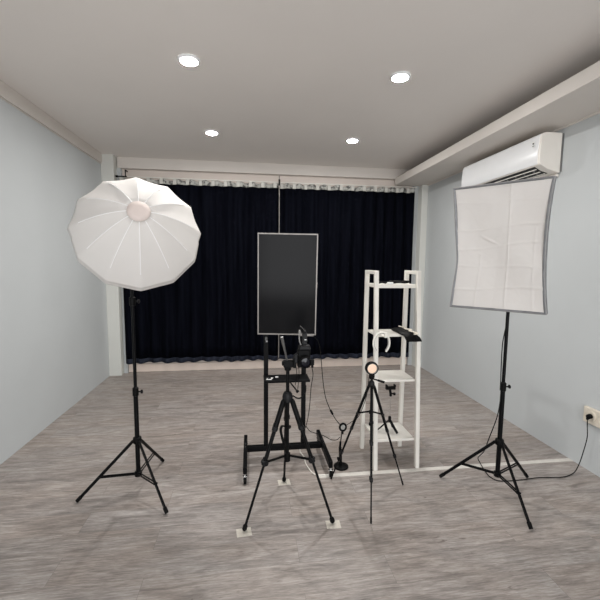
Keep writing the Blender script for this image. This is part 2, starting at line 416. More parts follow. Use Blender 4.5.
MB().lathe([(.0, 0), (.008, 0), (.008, .001), (0, .001)], (2.3165, ay0+.072, 2.53), (-1, 0, 0), seg=12, cap=False).box(2.3155, 2.3168, ay0+.064, ay0+.08, 2.508, 2.513).build('label_print', 'dark', t)
MB().box(2.50, XR, ay0+.02, ay0+.10, 2.262, 2.288).build('pipe_cover', 'acside', t, bevel=.003)
MB().box(2.513, XR-.0005, ay0-.006, ay1+.006, 2.30, 2.600).build('mounting_plate', 'greymetal', t)

# ------------------------------------------------------------------ light stands
def light_stand(base, feet, hub_z, low_z, collar_z, top_z, label, extra_collar=None):
    bx, by = base
    t = thing('light_stand', (bx, by, 0), label, 'light stand')
    MB().cyl((bx, by, low_z-.02), (bx, by, collar_z), .0145).build('lower_pole', 'blackmetal', t)
    MB().cyl((bx, by, collar_z), (bx, by, top_z), .0105).build('upper_pole', 'blackmetal', t)
    MB().lathe([(.016, -.022), (.026, -.02), (.028, 0), (.026, .016), (.017, .02)], (bx, by, hub_z)).build('top_collar', 'black', t)
    MB().lathe([(.015, -.018), (.023, -.016), (.023, .012), (.016, .015)], (bx, by, low_z)).build('lower_collar', 'black', t)
    for cz in [collar_z]+(extra_collar or []):
        c = MB().lathe([(.015, -.028), (.019, -.026), (.019, .024), (.012, .03)], (bx, by, cz)).build('clamp_collar', 'black', t)
        MB().cyl((bx+.018, by-.003, cz), (bx+.036, by-.006, cz), .0045).lathe([(.008, 0), (.013, .003), (.013, .010), (.007, .013)], (bx+.034, by-.006, cz), (1, -.1, .12), seg=10).build('clamp_knob', 'darkgrey', c)
    for (fx, fy) in feet:
        d = V((fx-bx, fy-by, 0)).normalized()
        a = V((bx, by, hub_z-.004))+d*.024; b = V((fx, fy, .012))
        lg = MB().bar(a, b-(b-a).normalized()*.02, .011, .019).build('leg', 'blackmetal', t, bevel=.002)
        MB().tube([b-(b-a).normalized()*.035, b], [.0125, .0115], 10).build('rubber_foot', 'rubber', lg)
        m = lerp(a, b, .61); s = d.cross(V((0, 0, 1)))
        lo_ = V((bx, by, low_z))+d*.02
        br = MB()
        for q in (-1, 1): br.bar(lo_+s*.008*q, m+s*.008*q, .0035, .010)
        br.cyl(m-s*.013, m+s*.013, .005, 8)
        br.build('brace', 'blackmetal', t)
    return t
light_stand((-.745, 2.50), [(-1.10, 2.417), (-.508, 2.231), (-.67, 2.864)], .362, .128, .690, 1.50,
            'black three-legged light stand carrying the round white dome softbox', [1.283])
light_stand((1.644, 2.196), [(1.355, 2.411), (1.613, 1.839), (1.986, 2.337)], .365, .140, .742, 1.64,
            'black three-legged light stand carrying the rectangular white softbox')

# ------------------------------------------------------------------ dome softbox
hub_pole = V((-.745, 2.50, 1.50))
nrm = V((.26, -.87, .36)).normalized()
rc = V((-.620, 2.235, 1.706))               # rim centre
R0, SAG, NR = .343, .235, 12
ex = nrm.cross(V((0, 0, 1))).normalized(); ey = ex.cross(nrm)
t = thing('dome_softbox', tuple(rc-nrm*.30), 'large round white ribbed dome softbox on the left light stand', 'softbox')
PH = .0
def dome_pt(r, a, off=0):
    """r 0..1 radius, a angle"""
    loc = ((a-PH) % (2*PI/NR))/(2*PI/NR)      # 0..1 between two ribs
    s = math.sin(PI*loc)
    rad = R0*r*(1-(.050 if math.sin(a) > -.2 else .034)*s*r)
    h = SAG*(1-r**1.9)-.020*s*r*(1.15-r)*min(1, max(0, (r-.17)*5))
    rad_edge = rad
    return rc + ex*math.cos(a)*rad_edge + ey*math.sin(a)*rad_edge + nrm*(h+off)
NA = NR*10
mb = MB(); rings = []
rr = [.16, .25, .35, .45, .55, .65, .75, .84, .92, .97, 1.0]
for r in rr: rings.append([mb.bm.verts.new(dome_pt(r, PH+2*PI*k/NA)) for k in range(NA)])
for A, B in zip(rings, rings[1:]):
    for k in range(NA): mb.bm.faces.new((A[k], A[(k+1) % NA], B[(k+1) % NA], B[k]))
mb.build('diffuser', 'dome', t, solid=.002)
mb = MB(); rings = []
for r in (.0, .08, .165):
    if r == 0: c = mb.bm.verts.new(dome_pt(0, 0, .003))
    else: rings.append([mb.bm.verts.new(dome_pt(r, PH+2*PI*k/NA, .003)) for k in range(NA)])
for k in range(NA): mb.bm.faces.new((c, rings[0][k], rings[0][(k+1) % NA]))
for k in range(NA): mb.bm.faces.new((rings[0][k], rings[1][k], rings[1][(k+1) % NA], rings[0][(k+1) % NA]))
mb.build('centre_patch', 'patch', t, solid=.002)
mb = MB(); rings = []
for q, (r, h) in enumerate([(1.0, 0), (1.0, -.028), (.96, -.06), (.80, -.14), (.58, -.21), (.36, -.255), (.14, -.28)]):
    row = []
    for k in range(NA):
        a = PH+2*PI*k/NA; p = dome_pt(1, a)
        base = rc + (p-rc)*r + nrm*h
        row.append(mb.bm.verts.new(base))
    rings.append(row)
for A, B in zip(rings, rings[1:]):
    for k in range(NA): mb.bm.faces.new((A[k], B[k], B[(k+1) % NA], A[(k+1) % NA]))
mb.build('back_shell', 'dome', t, solid=.002)
for i in range(NR):
    a = PH+2*PI*i/NR
    pts = [dome_pt(.17+.66*k/12, a, .001) for k in range(13)]
    MB().tube(pts, .0022, 6).build('seam', 'seam', t)
hub = rc-nrm*.30
MB().lathe([(.055, .02), (.062, .0), (.055, -.03), (.03, -.05)], tuple(hub), tuple(nrm), seg=24).build('speed_ring', 'black', t)
MB().bar(hub-nrm*.045+V((0, 0, .03)), (hub-nrm*.045)*.0+V((-.745, 2.535, 1.50)), .03, .02).build('mounting_arm', 'black', t, bevel=.003)
MB().lathe([(.014, -.06), (.018, -.058), (.020, 0), (.018, .03), (.012, .04)], (-.745, 2.50, 1.50)).build('tilt_head', 'black', t)
MB().cyl((-.745+.015, 2.49, 1.465), (-.745+.05, 2.48, 1.465), .005).lathe([(.010, 0), (.014, .004), (.014, .012), (.008, .015)], (-.70, 2.48, 1.465), (1, -.2, 0), seg=10).build('tilt_knob', 'darkgrey', t)

# ------------------------------------------------------------------ rectangular softbox
c0 = V((1.374, 1.956, 1.631)); az, tx = -.871, .058
Rm = Matrix.Rotation(az, 3, 'Z') @ Matrix.Rotation(tx, 3, 'X')
SX, SN, SU = Rm @ V((1, 0, 0)), Rm @ V((0, -1, 0)), Rm @ V((0, 0, 1))
def S(u, v, n): return c0+SX*u+SU*v+SN*n
W2, H2 = .25, .35
t = thing('rectangular_softbox', tuple(S(0, 0, -.33)), 'upright rectangular white fabric softbox on the right light stand', 'softbox')
def edge(v, side=1):    # half width at height v, pinched in the middle, more so on the left
    q = v/H2
    return W2-(.022*(1-abs(q)**2.2) if side > 0 else .020*(1-abs(q)**2.2)+.014*math.exp(-((v+.07)/.12)**2))
def front(i, j):
    v = (2*j-1)*H2*.990; wl, wr = edge(v, -1)*.972, edge(v, 1)*.972; u = -wl+(wl+wr)*i
    fu, fv = 2*i-1, 2*j-1
    dv = .008*math.cos(fu*2.6)*(1-abs(fv))       
    vb = v-(.012*(1-fu*fu) if fv > .999 else 0)+(.010*(1-fu*fu) if fv < -.999 else 0)
    n = -.020*(1-abs(fu)**3)*(1-abs(fv)**3)+.006*math.sin(fu*4+fv*3)*(1-fv*fv)
    n += .004*abs(math.sin(fu*PI*1.0+.2))*(1-fu*fu)
    # fold creases left from packing
    for cu, amp, lo in ((-.44, .0022, -.1), (.22, .0030, 9), (.80, .0016, .3)):
        n += amp*math.exp(-((fu-cu-.02*math.sin(fv*2.2))/.020)**2)*(1 if fv < lo else .25)
    for cv, amp, sk in ((-.66, .0034, .03), (-.30, .0022, -.02), (.03, .0030, .05), (.33, .0034, .03), (.74, .0016, -.04)):
        n += amp*math.exp(-((fv-cv-.02*math.sin(fu*3)-sk*fu)/.018)**2)*(.45+.55*math.sin(fu*2.3+cv*9)**2)
    n += .006*math.exp(-((fv-.12+.35*(fu+.2))/.02)**2)*max(0, 1-abs(fu+.2)/.25)
    return S(u, vb, n)
MB().grid(110, 150, front).build('diffuser', 'softfront', t, solid=.0015)
# perimeter outline
def rim(k, n=160):
    s = 4*k/n; q = int(s) % 4; f = s-int(s)
    if q == 0: return (-1+2*f, 1)
    if q == 1: return (1, 1-2*f)
    if q == 2: return (1-2*f, -1)
    return (-1, -1+2*f)
def rimp(k, scale=1, n=0, pinch=1):
    fu, fv = rim(k); v = fv*H2
    if scale in (.945, .952): return S(fu*edge(v, fu)*(scale+.016), v*(scale+.034), n)
    w = W2-(W2-edge(v, fu))*pinch
    return S(fu*w*scale, v*scale, n)
mb = MB(); rings = []
for sc_, n in ((.945, -.004), (.952, .003), (1.0, .007), (1.010, .005), (1.013, -.004), (1.012, -.035), (.88, -.10), (.55, -.22), (.22, -.33)):
    rings.append([mb.bm.verts.new(rimp(k, sc_, n, min(1, max(.2, 1+n*2)))) for k in range(160)])
for A, B in zip(rings, rings[1:]):
    for k in range(160): mb.bm.faces.new((A[k], A[(k+1) % 160], B[(k+1) % 160], B[k]))
mb.build('side_shell', 'silver', t, solid=.002)
MB().tube([rimp(k, 1.012, .004) for k in range(160)], .0024, 6, closed=True).build('edge_piping', 'strapfab', t)
MB().lathe([(.05, .03), (.06, .01), (.06, -.03), (.045, -.05), (.035, -.09)], tuple(S(0, 0, -.345)), tuple(SN), seg=24).build('speed_ring', 'black', t)
hp = S(0, 0, -.385)
MB().bar(hp, (1.644, 2.196, 1.60), .03, .03).lathe([(.013, -.05), (.018, -.048), (.018, .03), (.012, .04)], (1.644, 2.196, 1.60)).build('mounting_bracket', 'black', t)

# power cable of the right lamp
cab = spline([(1.50, 2.09, 1.50), (1.60, 2.17, 1.33), (1.628, 2.182, 1.18), (1.608, 2.178, 1.04), (1.606, 2.176, .90), (1.612, 2.178, .77),
              (1.618, 2.176, .70), (1.597, 2.17, .555), (1.606, 2.25, .366), (1.664, 2.38, .20), (1.745, 2.56, .05), (1.765, 2.56, .005), (1.735, 2.46, .005), (1.722, 2.373, .005), (1.760, 2.318, .005), (1.91, 2.313, .005), (2.08, 2.325, .005), (2.24, 2.31, .005), (2.36, 2.34, .008), (2.43, 2.37, .045), (2.47, 2.38, .14), (2.488, 2.375, .26), (2.472, 2.367, .36), (2.466, 2.365, .42)], 8)
t = thing('power_cable', (1.7, 2.20, 0), 'thin black power cable from the right softbox stand to the wall socket', 'cable')
MB().tube(cab, .0032, 8).build('cord', 'black', t)
MB().cyl((2.466, 2.365, .425), (2.4955, 2.365, .430), .017, 14).cyl((2.466, 2.365, .405), (2.466, 2.365, .432), .009, 10).build('plug', 'black', t, bevel=.002)

# wall socket
t = thing('wall_socket', (XR, 2.37, .345), 'cream surface mounted double socket low on the right wall', 'wall socket')
MB().box(2.498, XR, 2.235, 2.435, .365, .485).build('back_box', 'cream', t, bevel=.006)
for y in (2.365, 2.270):
    sk = MB().lathe([(.038, .0), (.038, .006), (.026, .006), (.024, .002), (0, .002)], (2.498, y, .428), (-1, 0, 0), seg=24, cap=False).build('socket', 'cream', t)
    MB().lathe([(.0, .0), (.0035, 0), (.0035, .001), (0, .001)], (2.4955, y+.01, .428), (-1, 0, 0), seg=10, cap=False).lathe([(.0, .0), (.0035, 0), (.0035, .001), (0, .001)], (2.4955, y-.01, .428), (-1, 0, 0), seg=10, cap=False).build('socket_hole', 'dark', sk)  # holes are dark discs, their inner shade painted on

# ------------------------------------------------------------------ floor tape and white cable
tp = MB().box(.482, XR, 2.512, 2.553, 0, .0018).build('floor_tape', 'tape', smooth=False)
tag(tp, 'straight cream tape strip across the floor from the rack to the right wall', 'tape')
cb = MB().tube(spline([(.39, 2.83, .055), (.395, 2.86, .02), (.42, 2.80, .005), (.418, 2.72, .005), (.432, 2.63, .005), (.462, 2.555, .006), (.53, 2.535, .0065), (.60, 2.534, .0065)], 10), .0045, 8).build('white_cable', 'whitemetal')
tag(cb, 'white cable curving from the television cart to the floor tape', 'cable')

# ------------------------------------------------------------------ television cart
t = thing('tv_cart', (.265, 2.78, 0), 'black wheeled metal cart holding up the portrait television', 'cart')
for x, y0, y1 in ((-.040, 2.505, 3.01), (.572, 2.515, 3.04)):
    rl = MB().bar((x, y0, .092), (x, y1, .092), .028, .050).build('foot_rail', 'blackmetal', t, bevel=.003)
    for yy in (y0+.004, y1-.03):
        cs = MB().cyl((x, yy, .068), (x, yy, .052), .008, 10).box(x-.016, x-.012, yy-.015, yy+.012, .018, .056).box(x+.012, x+.016, yy-.015, yy+.012, .018, .056).box(x-.016, x+.016, yy-.014, yy+.012, .052, .057).build('caster', 'chrome', t, bevel=.001)
        MB().lathe([(.012, -.011), (.024, -.010), (.026, -.004), (.026, .004), (.024, .010), (.012, .011)], (x, yy-.004, .0262), (1, 0, 0), seg=20).build('wheel', 'rubber', cs)
    for yy in (2.80, 2.86): MB().lathe([(.006, 0), (.006, .004), (.0, .005)], (x, yy, .117), (0, 0, 1), seg=10).build('bolt', 'chrome', rl)
MB().bar((-.026, 2.83, .088), (.558, 2.83, .088), .04, .042).build('crossbar', 'blackmetal', t, bevel=.003)
for x in (.119, .412):
    MB().box(x-.017, x+.017, 2.815, 2.848, .109, 1.52).build('upright', 'blackmetal', t, bevel=.003)
    MB().box(x-.008, x+.008, 2.772, 2.815, .955, .975).box(x-.006, x+.006, 2.70, 2.775, .958, .972).build('bracket', 'greymetal', t, bevel=.001)
for z in (1.15, 1.40):
    MB().box(.095, .436, 2.792, 2.815, z-.02, z+.02).build('mount_bar', 'blackmetal', t)
MB().box(.098, .436, 2.655, 2.812, .664, .680).build('shelf', 'blackmetal', t, bevel=.003)
pt = MB(); pt.box(.118, .158, 2.69, 2.75, .6802, .6812, None).build('sheet', 'paper')
bpy.data.objects['sheet'].name = 'paper_card'; o = bpy.data.objects['paper_card']; o.rotation_euler = (0, 0, -.35); o.location.x = .142; o.location.y = 2.715
tag(o, 'white card lying at the left end of the black cart shelf', 'card')
pt = MB(); pt.lathe([(.0, 0), (.012, 0), (.013, .004), (0, .006)], (.196, 2.745, .6802), seg=14, cap=False)
o = pt.build('paper_disc', 'paper'); tag(o, 'tiny white disc on the black cart shelf beside the card', 'disc')
o = MB().lathe([(.0, 0), (.013, 0), (.013, .006), (.008, .008), (.006, .004), (0, .004)], (.139, 2.716, .6814), seg=18, cap=False).build('button', 'darkgrey')
tag(o, 'small dark round button lying on the white card', 'button')

# television (portrait, tilted a little towards the viewer)
tc0 = V((.270, 2.728, 1.375)); Rt = Matrix.Rotation(-.12, 3, 'Z') @ Matrix.Rotation(.045, 3, 'X') @ Matrix.Rotation(.008, 3, 'Y')
TX, TN, TU = Rt @ V((1, 0, 0)), Rt @ V((0, -1, 0)), Rt @ V((0, 0, 1))
mt = Matrix((TX, -TN, TU)).transposed().to_4x4(); mt.translation = tc0
t = thing('television', tuple(tc0-TU*.38), 'dark flat television standing upright in a thin silver frame', 'television')
w, h = .2170, .3725
MB().box(-w+.006, w-.006, .0, .034, -h+.006, h-.006, mt).build('back_panel', 'black', t, bevel=.004)
MB().box(-w+.008, w-.008, -.0015, .0, -h+.008, h-.008, mt).build('screen', 'screen', t)
fr = MB().box(-w, w, -.006, .030, h-.009, h, mt).box(-w, w, -.006, .030, -h, -h+.010, mt).box(-w, -w+.009, -.006, .030, -h+.010, h-.009, mt).box(w-.009, w, -.006, .030, -h+.010, h-.009, mt)
fr.build('frame', 'alu', t, bevel=.0012)
MB().box(.10, .20, -.002, .022, -h-.009, -h, mt).build('foot_strip', 'alu', t, bevel=.002)
MB().box(w, w+.002, .004, .02, -.02, .02, mt).build('pink_reflection', 'patch', t)  # pinkish reflection on the frame edge, built as a coloured sliver

# ------------------------------------------------------------------ cables by the cart
cb = MB().tube(spline([(.475, 2.755, .99), (.515, 2.75, .93), (.535, 2.75, .80), (.548, 2.74, .65), (.568, 2.73, .52), (.60, 2.71, .43), (.635, 2.69, .365), (.668, 2.66, .325)], 10), .0028, 8)
t = thing('ring_lamp_cable', (.55, 2.74, .32), 'thin black cable hanging from the television down to the small ring lamp', 'cable')
cb.build('cord', 'black', t)
a, b = V((.603, 2.708, .425)), V((.622, 2.698, .388)); MB().tube([a, lerp(a, b, .15), lerp(a, b, .85), b], [.004, .0085, .0085, .004], 10).build('inline_switch', 'black', t)
cb = MB().tube(spline([(.43, 2.805, .262), (.46, 2.79, .225), (.50, 2.77, .215), (.56, 2.74, .205), (.61, 2.70, .19), (.645, 2.66, .205), (.668, 2.642, .235)], 10), .0026, 8).build('sagging_cable', 'black')
tag(cb, 'thin black cable sagging between the cart upright and the small ring lamp', 'cable')
cb = MB().tube(spline([(.698, 2.645, .315), (.715, 2.62, .34), (.735, 2.56, .39), (.75, 2.47, .46), (.752, 2.38, .56), (.757, 2.31, .68), (.765, 2.297, .80), (.767, 2.296, .832)], 10), .0022, 8).build('tripod_lamp_cable', 'black')
tag(cb, 'thin black cable running up along the slim tripod to its round lamp', 'cable')

# ------------------------------------------------------------------ small ring lamp on round base
t = thing('desk_ring_lamp', (.678, 2.637, 0), 'small black ring lamp on a round weighted base near the cart', 'lamp')
MB().lathe([(.054, 0), (.056, .004), (.055, .012), (.045, .016), (.012, .019), (0.0, .019)], (.678, 2.637, 0), seg=36, cap=False).build('base', 'black', t)
MB().cyl((.676, 2.637, .017), (.668, 2.637, .16), .0115, 12).cyl((.668, 2.637, .16), (.670, 2.637, .20), .008, 12).build('lower_pole', 'black', t)
MB().cyl((.670, 2.637, .19), (.682, 2.637, .30), .0042, 10).build('pole', 'black', t)
MB().cyl((.655, 2.628, .075), (.676, 2.632, .075), .007, 10).lathe([(.011, -.005), (.013, 0), (.011, .005)], (.652, 2.627, .075), (1, .2, 0), seg=12).build('clamp_knob', 'black', t)
MB().lathe([(.0, -.010), (.009, -.007), (.011, 0), (.009, .007), (0, .010)], (.682, 2.633, .272), cap=False, seg=14).build('ball_joint', 'black', t)
rcn = V((.684, 2.628, .318))
rp = [rcn+V((math.cos(2*PI*k/36)*.0235, .004*0, math.sin(2*PI*k/36)*.027)) for k in range(36)]
MB().tube(rp, .0078, 10, closed=True).build('ring', 'black', t)
MB().lathe([(0, .0), (.019, 0), (.019, .004), (0, .005)], tuple(rcn+V((0, .002, 0))), (0, -1, 0), seg=24, cap=False).build('diffuser', 'frostglass', t)

# ------------------------------------------------------------------ tripods
def joint(t, p, r=.014, h=.012):
    pass
def tripod(center, feet, sh_z, mid_z, bot_z, top_z, r, label, clamps=(.27, .62), name='camera_tripod', sc=1.0):
    cx, cy = center
    t = thing(name, (cx, cy, 0), label, 'tripod')
    MB().cyl((cx, cy, bot_z), (cx, cy, top_z), r*.85).lathe([(r*.9, 0), (r*1.5, .002), (r*1.5, .024*sc), (r, .028*sc)], (cx, cy, bot_z-.01), seg=14).build('centre_column', 'black', t)
    MB().lathe([(r*1.4, -.035*sc), (r*2.4, -.03*sc), (r*2.6, 0), (r*2.2, .018*sc), (r*1.5, .03*sc)], (cx, cy, sh_z), seg=20).build('shoulder', 'darkgrey', t)
    MB().lathe([(r, -.018*sc), (r*1.5, -.015*sc), (r*1.5, .015*sc), (r, .018*sc)], (cx, cy, mid_z+.01), seg=14).build('spreader_hub', 'black', t)
    for (fx, fy) in feet:
        d = V((fx-cx, fy-cy, 0)).normalized(); s = d.cross(V((0, 0, 1)))
        a = V((cx, cy, sh_z-.012*sc))+d*r*2.1; b = V((fx, fy, .008))
        c1, c2 = clamps
        lg = MB().tube([a, lerp(a, b, .02), lerp(a, b, c1), lerp(a, b, c1)], [r*.7, r*1.25, r*1.25, r*.9], 12)
        lg.tube([lerp(a, b, c1), lerp(a, b, c2)], r*.95, 12).tube([lerp(a, b, c2), lerp(a, b, .97)], r*.62, 10)
        lo = lg.build('leg', 'black', t)
        for c_ in (c1, c2):
            k = MB().tube([lerp(a, b, c_-.018), lerp(a, b, c_-.012), lerp(a, b, c_+.012), lerp(a, b, c_+.018)], [r*1.1, r*1.5, r*1.4, r*1.0], 12)
            p = lerp(a, b, c_); k.bar(p+s*r*1.3, p+s*r*1.3-(b-a).normalized()*.03*sc, r*.8, r*.9)
            k.build('leg_clamp', 'darkgrey', lo)
        MB().tube([lerp(a, b, .955), lerp(a, b, .965), lerp(a, b, .99), b], [r*.7, r*(1.1 if sc == 1 else .75), r*(1.15 if sc == 1 else .8), r*.6], 12).build('rubber_foot', 'rubber', lo)
        # spreader arm
        tt = (a.z-mid_z+(.02 if sc != 1 else -.018))/(a.z-b.z)
        m = lerp(a, b, tt)
        MB().bar(V((cx, cy, mid_z+.012))+d*r, m, r*.7, max(r*.9, .010)).build('spreader_arm', 'black', t)
        MB().cyl(m-s*r*1.6, m+s*r*1.6, r*1.15, 12).build('spreader_joint', 'darkgrey', t)
    return t
TC = (.222, 2.185)
f1 = [(-.04, 2.03), (.482, 2.033), (.232, 2.492)]
t1 = tripod(TC, f1, .735, .352, .335, .905, .0125, 'large black camera tripod standing on three tape pads in front of the television', clamps=(.235, .50))
# crank handle on the column, small lever under the cart shelf line
cx, cy = TC
k = MB().cyl((cx, cy, .545), (cx-.035, cy-.02, .56), .005, 8).tube(spline([(cx-.035, cy-.02, .562), (cx-.042, cy-.022, .53), (cx-.022, cy-.02, .44)], 6), [.007]+[.008]*11+[.006], 10)
k.lathe([(.009, -.006), (.012, 0), (.009, .006)], (cx+.012, cy-.012, .548), (1, -.8, 0), seg=12).build('crank_handle', 'black', t1)
# pan-tilt head
hd = MB().lathe([(.013, 0), (.020, .003), (.020, .020), (.014, .026)], (cx, cy, .895), seg=18)
hd.box(cx-.026, cx+.030, cy-.022, cy+.022, .918, .955).cyl((cx-.035, cy, .940), (cx+.045, cy, .940), .014, 14).box(cx+.03, cx+.05, cy-.025, cy+.02, .915, .975)
hd.build('pan_head', 'black', t1, bevel=.003)
MB().tube([(cx-.005, cy-.005, .958), (cx-.020, cy-.03, 1.02), (cx-.036, cy-.055, 1.085), (cx-.042, cy-.065, 1.112)], [.005, .0055, .0085, .0085], 10).build('pan_handle', 'greymetal', t1)  # the handle's grey is light falling on it, put into the colour
MB().cyl((cx+.01, cy-.01, .83), (cx+.055, cy-.03, .775), .0045, 8).lathe([(.008, -.006), (.010, 0), (.008, .008)], (cx+.055, cy-.03, .775), (.6, -.3, -.7), seg=10).build('column_lock', 'black', t1)
MB().tube(spline([(cx+.03, cy-.01, .742), (cx+.06, cy-.02, .728), (cx+.085, cy-.02, .735), (cx+.105, cy-.015, .760), (cx+.11, cy, .80)], 8), .0045, 8).build('carry_strap', 'black', t1)

# masking tape pads under the big tripod's feet
for (x, y), lb, a in zip(f1, ('square of cream masking tape under the front left tripod foot', 'square of cream masking tape under the front right tripod foot', 'square of cream masking tape under the rear tripod foot'), (.12, -.05, .06)):
    pd = MB().box(-.042, .042, -.034, .034, 0, .0012).build('tape_pad', 'pad', smooth=False, origin=(0, 0, 0))
    pd.location = (x, y-.004, 0); pd.rotation_euler = (0, 0, a); tag(pd, lb, 'tape', 'tape pads under the tripod feet')

# camera in portrait on the head
kx, ky, kz = .318, 2.165, .975
t = thing('camera', (kx, ky, kz-.065), 'black camera turned upright on the side of the large tripod head', 'camera')
MB().box(kx-.040, kx+.036, ky-.012, ky+.034, kz-.058, kz+.052).build('body', 'black', t, bevel=.008, seg=3)
MB().prism([(-.036, .052), (.034, .052), (.037, .064), (.030, .078), (-.022, .080), (-.034, .070)], ky-.026, ky+.030, lambda u, v, q: (kx+u, q, kz+v)).build('grip', 'darkgrey', t, bevel=.006, seg=3)
MB().prism([(-.062, -.022), (-.040, -.034), (-.040, .034), (-.062, .018)], ky-.016, ky+.02, lambda u, v, q: (kx+u, q, kz+v)).build('viewfinder_hump', 'darkgrey', t, bevel=.004)
ln = MB().lathe([(.030, 0), (.034, .004), (.034, .018), (.031, .020), (.031, .040), (.033, .042), (.033, .056), (.029, .058), (.026, .052)], (kx, ky-.012, kz-.012), (0, -1, .0), seg=32, cap=False).build('lens', 'black', t)
MB().lathe([(.0, .0505), (.012, .0495), (.027, .046)], (kx, ky-.012, kz-.012), (0, -1, 0), seg=28, cap=False).build('lens_glass', 'lens', ln)
MB().box(kx+.036, kx+.060, ky-.008, ky+.016, kz-.045, kz-.012).box(kx+.042, kx+.056, ky-.010, ky+.010, kz-.06, kz-.045).build('port_cover', 'black', t, bevel=.003)
tr = MB().box(kx-.012, kx+.016, ky-.004, ky+.018, kz+.078, kz+.150).box(kx-.006, kx+.012, ky-.003, ky+.014, kz+.150, kz+.166).build('wireless_trigger', 'darkgrey', t, bevel=.004)
MB().box(kx+.000, kx+.012, ky-.0055, ky-.0035, kz+.108, kz+.113).build('indicator', 'paper', tr)
MB().tube(spline([(kx-.020, ky, kz+.076), (kx-.030, ky-.006, kz+.105), (kx-.032, ky-.004, kz+.145), (kx-.028, ky+.01, kz+.165), (kx-.018, ky+.02, kz+.14)], 8), .0035, 8).build('strap', 'strapfab', t)
MB().tube(spline([(kx-.028, ky-.01, kz+.195), (kx-.012, ky-.006, kz+.180), (kx+.0, ky, kz+.164)], 6), .0018, 6).build('antenna', 'greymetal', tr)
cb = MB().tube(spline([(kx+.048, ky, kz-.062), (kx+.056, ky+.01, kz-.11), (kx+.048, ky+.02, kz-.18), (kx+.042, ky+.01, kz-.24), (kx+.036, ky+.0, kz-.30), (kx+.030, ky+.02, kz-.38), (kx+.03, ky+.10, kz-.47), (kx+.06, ky+.35, kz-.60), (kx+.098, ky+.60, kz-.70)], 10), .0022, 8).build('camera_cable', 'black')
tag(cb, 'thin black cable hanging from the camera behind the large tripod leg', 'cable')
for dx, z0, lb in ((-.045, .80, 'short black wire dangling below the tripod head on the left of the camera'), (-.030, .765, 'longer black wire dangling below the camera body above the cart shelf')):
    cb = MB().tube(spline([(kx+dx, ky+.02, kz-.058), (kx+dx+.004, ky+.03, .86), (kx+dx-.004, ky+.03, z0)], 8), .002, 6).build('dangling_wire', 'black'); tag(cb, lb, 'cable')

# slim tripod with round lamp
TC2 = (.776, 2.275)
t2 = tripod(TC2, [(.703, 1.998), (1.049, 2.349), (.566, 2.478)], .765, .566, .495, .80, .0075, 'slim black tripod carrying a small round lamp in front of the white rack', clamps=(.44, .70), name='slim_tripod', sc=.7)
cx, cy = TC2
MB().lathe([(.009, 0), (.015, .003), (.015, .018), (.010, .022)], (cx, cy, .795), seg=14).box(cx-.016, cx+.016, cy-.012, cy+.012, .808, .828).build('pan_head', 'black', t2, bevel=.002)
MB().tube([(cx+.006, cy-.008, .800), (cx+.03, cy-.02, .794), (cx+.035, cy-.023, .793), (cx+.072, cy-.04, .784)], [.004, .0045, .0075, .0075], 10).build('pan_handle', 'black', t2)
t = thing('round_lamp', (.770, 2.275, .828), 'small round black lamp with a peach face on the slim tripod', 'lamp')
rc2 = V((.769, 2.262, .872))
MB().lathe([(.030, .012), (.033, .016), (.041, .014), (.043, 0), (.041, -.014), (.030, -.018), (0, -.018)], tuple(rc2), (.0, -1, .0), seg=40, cap=False).build('housing', 'black', t)
MB().lathe([(0, .013), (.020, .0125), (.031, .010)], tuple(rc2), (0, -1, 0), seg=36, cap=False).build('diffuser', 'peach', t)  # mirror face; the reflection is painted as its peach colour
MB().lathe([(.0305, .0120), (.0325, .0162), (.0345, .0155)], tuple(rc2), (0, -1, 0), seg=36, cap=False).build('rim', 'frostglass', t)
MB().box(.762, .778, 2.262, 2.282, .8285, .836).build('mount_foot', 'black', t, bevel=.002)

# ------------------------------------------------------------------ white ladder rack
t = thing('shelf_rack', (1.087, 2.74, 0), 'tall narrow white metal shelf rack with four shelves', 'shelf')
HT = 1.485; th = .030
def yf(z): return 2.570+.100*z/HT
def yr(z): return 2.905-.022*z/HT
for x in (.925, 1.250):
    xx = x-.003*(x < 1)
    for fy, nm in ((yf, 'front_post'), (yr, 'rear_post')):
        mb = MB(); vs = []
        for z in (0, HT):
            y = fy(z)
            vs.append([mb.bm.verts.new((xx+a*th/2, y+b*th/2, z)) for a, b in ((-1, -1), (1, -1), (1, 1), (-1, 1))])
        for q in range(4): mb.bm.faces.new((vs[0][q], vs[0][(q+1) % 4], vs[1][(q+1) % 4], vs[1][q]))
        mb.bm.faces.new(vs[0][::-1]); mb.bm.faces.new(vs[1])
        mb.build(nm, 'whitemetal', t, bevel=.002)
    MB().box(xx-th/2, xx+th/2, yf(HT)+th/2, yr(HT)-th/2, HT-.026, HT).build('top_rail', 'whitemetal', t, bevel=.002)
SH = [(1.384, .028), (1.010, .018), (.668, .018), (.216, .018)]
for z, tk in SH:
    y0, y1 = yf(z)-.002, yr(z)-.016
    MB().box(.935, 1.236, y0+.018, y1, z-tk, z).build('shelf_board', 'whitemetal', t, bevel=.002)

